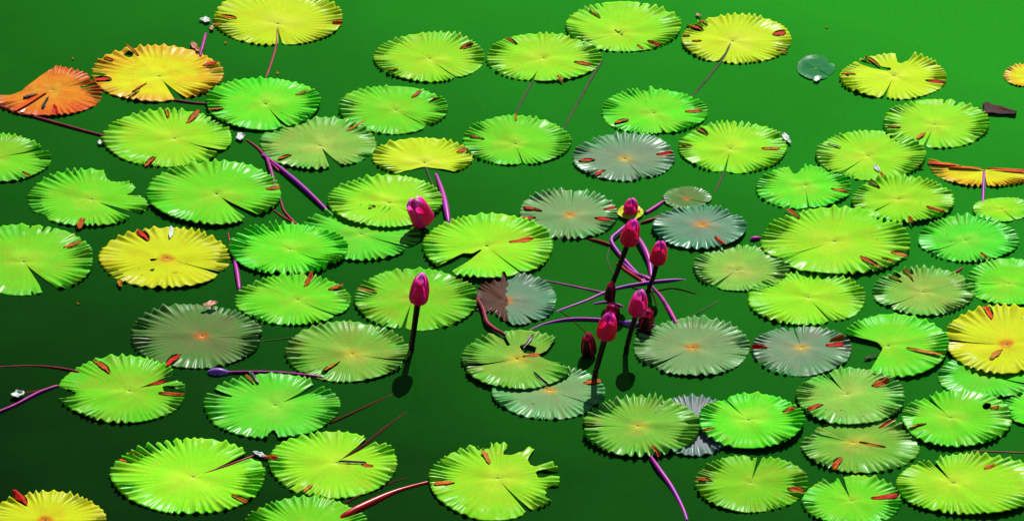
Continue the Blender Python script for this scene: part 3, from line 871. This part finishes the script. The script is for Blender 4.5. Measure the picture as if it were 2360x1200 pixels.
stalk([(1384,146,-.002),(1350,205,-.005),(1300,296,-.010)],(9,10,8),'faint','dim mauve stalk under water between the far lime pads')
stalk([(1226,190,-.004),(1205,230,-.006),(1182,272,-.010)],(8,9,7),'faint','dim grey stalk below the lime pad with red-brown tips')
stalk([(2186,640,-.001),(2200,630,.001),(2216,619,.001)],(6,9,5),'crimson','stubby dark red stalk near the pad with water loops')
stalk([(2250,1040,-.002),(2320,1042,-.001),(2400,1046,-.002)],5,'crimson','thin dark red stalk at the right border above the corner pad')
stalk([(2270,1054,-.003),(2330,1062,-.002),(2400,1076,-.002)],5,'crimson','second thin dark red stalk fanning out at the right border')
stalk([(1100,690,.008),(1113,712,.010),(1122,742,.010),(1140,758,.009),(1164,772,.010)],(9,11,12,11,9),'crimson','bent dark red stalk lying across the half rotted pad')
stalk([(526,540,-.002),(532,570,-.001),(540,600,.0)],6,'crimson','dark red stalk hidden in the gap right of the strong yellow pad')
stalk([(1668,400,-.004),(1650,440,-.008)],8,'faint','dim stalk sinking below the lime pad with the white scrap')
stalk([(1462,664,.001),(1500,672,.001),(1550,664,.001),(1600,676,.0)],4,'dim','thin red root trailing right under the arched violet stalk')
stalk([(1500,668,.001),(1512,700,.001),(1506,744,.0)],4,'dim','thin red root dropping behind the middle bud')
stalk([(1424,610,.0),(1446,626,.001),(1480,648,.001)],9,'scarlet','blurred red root beside the pinkish root end')
stalk([(1372,700,.0),(1400,696,.002),(1430,704,.002)],6,'violet','short violet stalk behind the small dark maroon bud')
stalk([(1290,716,-.001),(1320,738,.0),(1362,778,-.001)],3,'dim','hair-thin reddish root below the long arched violet stalk')

# ------------------------------------------------------------------ scraps on the water
def scrap(name, x, y, ln, wd, rot, mat, label, cat='petal', z=.004, curl=.16, group='scraps of petal on the water'):
    ln, wd = (ln * .82, wd * .82) if name == 'petal_scrap' else (ln, wd)
    """a curved leaf-like flake: ln, wd and rot as seen in the photo"""
    O = at(x, y, z)
    ca, sa = math.cos(math.radians(rot)), math.sin(math.radians(rot))
    V, F, nu, nv = [], [], 14, 7
    k = rnd.random() * 6
    for i in range(nu):
        t = i / (nu - 1)
        half = (math.sin(math.pi * min(1, .04 + t * .94)) ** .9) * (1 + .3 * math.sin(7 * t + k) + .15 * math.sin(17 * t + 2 * k))
        if name == 'dry_leaf' and wd > 20:
            half = (1.0 - .72 * t) * min(1, .45 + 6 * t) * (1 + .08 * math.sin(15 * t))
        for j in range(nv):
            e = j / (nv - 1) * 2 - 1
            dx, dy = (t - .5) * ln, e * wd / 2 * half
            px, py = x + dx * ca - dy * sa, y + dx * sa + dy * ca
            p = at(px, py, z)
            p[2] += wd * MM * curl * (e * e + .6 * (t - .3) ** 2) + .001 * math.sin(9 * t + 5 * e + k)
            V.append(p)
    for i in range(nu - 1):
        for j in range(nv - 1):
            q = i * nv + j
            F.append((q, q + nv, q + nv + 1, q + 1))
    o = link(name, V, F, M[mat], None, None, O)
    solid(o, .0008)
    return tag(o, label, cat, group)

scrap('petal_scrap',473,47,32,14,8,'white','white scrap of petal floating off the sunny far pad')
scrap('petal_scrap',488,66,15,11,30,'pinkish','tiny pinkish scrap under the white one by the sunny far pad')
scrap('petal_scrap',450,110,36,16,50,'pinkish','faded pinkish petal against the short magenta stalk')
scrap('petal_scrap',554,316,28,18,-20,'white','white scrap between three pads at the start of the reddish stalk')
scrap('petal_scrap',230,329,13,11,0,'white','white fleck where the dark pink stalk meets a pad')
scrap('petal_scrap',1813,320,38,15,48,'white','white pointed scrap on the rim of a lime pad')
scrap('petal_scrap',1884,182,26,13,-25,'white','white ragged scrap beside the sunken blue-green leaf')
scrap('petal_scrap',598,1047,40,13,22,'white','white and red scrap between the two big near lime pads')
scrap('petal_scrap',612,1052,24,8,10,'red','red sliver touching the white scrap between the near lime pads')
scrap('petal_scrap',41,910,22,32,80,'white','white curled scrap above the bright magenta stalk at the border')
scrap('petal_scrap',1610,36,18,7,20,'pinkish','pinkish fleck at the far side of the pad with bright red tips')
scrap('petal_scrap',484,701,44,14,-10,'pinkish','orange-pink curled petal behind the grey-brown pad',z=.012)
scrap('petal_scrap',276,654,22,14,70,'gold','tan flake stuck at the near rim of the strong yellow pad')
scrap('dry_leaf',2303,257,80,28,10,'drybrown','dark dry leaf curled up at the right border','dry leaf',z=.002,curl=.15,group=None)
scrap('dry_leaf',2008,822,34,7,-14,'faint','thin withered strip beside the wide bite in a green pad','dry leaf',z=.004,group=None)
for (x, y, s) in ((168,136,6),(1905,64,5),(640,170,8),(180,700,5),(520,100,6),(2110,150,5),(712,262,5)):
    scrap('seed_fleck',x,y,s,s*.7,rnd.random()*90,'gold','pale fleck of seed drifting on the open water','seed fleck',z=.001,curl=.1,group='seed flecks on the open water')

# ------------------------------------------------------------------ water and the bed of the pond
def water_material():
    t = NT('murky_pond_water')
    obj = t.n('ShaderNodeTexCoord').outputs['Object']
    sp = t.n('ShaderNodeSeparateXYZ')
    t.put(sp.inputs[0], obj)
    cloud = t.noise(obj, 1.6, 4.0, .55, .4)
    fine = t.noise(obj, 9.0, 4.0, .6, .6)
    # murky water with sky glare painted in: brighter far right, darker near left
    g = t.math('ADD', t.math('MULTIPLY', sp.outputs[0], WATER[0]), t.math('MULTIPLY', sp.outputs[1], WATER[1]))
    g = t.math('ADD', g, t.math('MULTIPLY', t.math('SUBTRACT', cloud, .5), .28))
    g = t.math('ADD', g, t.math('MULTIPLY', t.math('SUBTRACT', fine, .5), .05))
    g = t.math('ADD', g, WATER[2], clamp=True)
    glare = t.math('POWER', g, 1.55)
    murk = t.n('ShaderNodeBsdfDiffuse')
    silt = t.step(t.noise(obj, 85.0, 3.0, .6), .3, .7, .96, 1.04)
    t.put(murk.inputs['Color'], t.mix(1.0, t.mix(glare, lin((5, 15, 4)), lin((46, 170, 40))), t.xyz(silt, silt, silt), 'MULTIPLY'))
    clear = t.n('ShaderNodeBsdfTransparent')
    clear.inputs['Color'].default_value = (.62, .66, .56, 1)
    m1 = t.n('ShaderNodeMixShader')
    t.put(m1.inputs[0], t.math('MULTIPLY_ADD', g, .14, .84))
    t.put(m1.inputs[1], clear.outputs[0]); t.put(m1.inputs[2], murk.outputs[0])
    gl = t.n('ShaderNodeBsdfGlossy')
    gl.inputs['Color'].default_value = (.06, .15, .04, 1)
    gl.inputs['Roughness'].default_value = .06
    fr = t.n('ShaderNodeFresnel')
    fr.inputs['IOR'].default_value = 1.33
    rip = t.noise(obj, 26.0, 3.0, .5)
    bp = t.n('ShaderNodeBump')
    bp.inputs['Strength'].default_value = .22
    bp.inputs['Distance'].default_value = .004
    t.put(bp.inputs['Height'], rip)
    t.put(gl.inputs['Normal'], bp.outputs[0])
    t.put(fr.inputs['Normal'], bp.outputs[0])
    m2 = t.n('ShaderNodeMixShader')
    t.put(m2.inputs[0], fr.outputs[0])
    t.put(m2.inputs[1], m1.outputs[0]); t.put(m2.inputs[2], gl.outputs[0])
    return t.surf(m2.outputs[0])

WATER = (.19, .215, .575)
def sheet(name, half, z, mat):
    V = [(-half, -half, z), (half, -half, z), (half, half, z), (-half, half, z)]
    o = link(name, V, [(0, 1, 2, 3)], mat, smooth=False)
    return tag(o, kind='structure')
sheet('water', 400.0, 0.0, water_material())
sheet('ground', 400.0, -.55, plain('dark_pond_mud', (14, 30, 18), (8, 20, 12), 3.0, .9, .1))
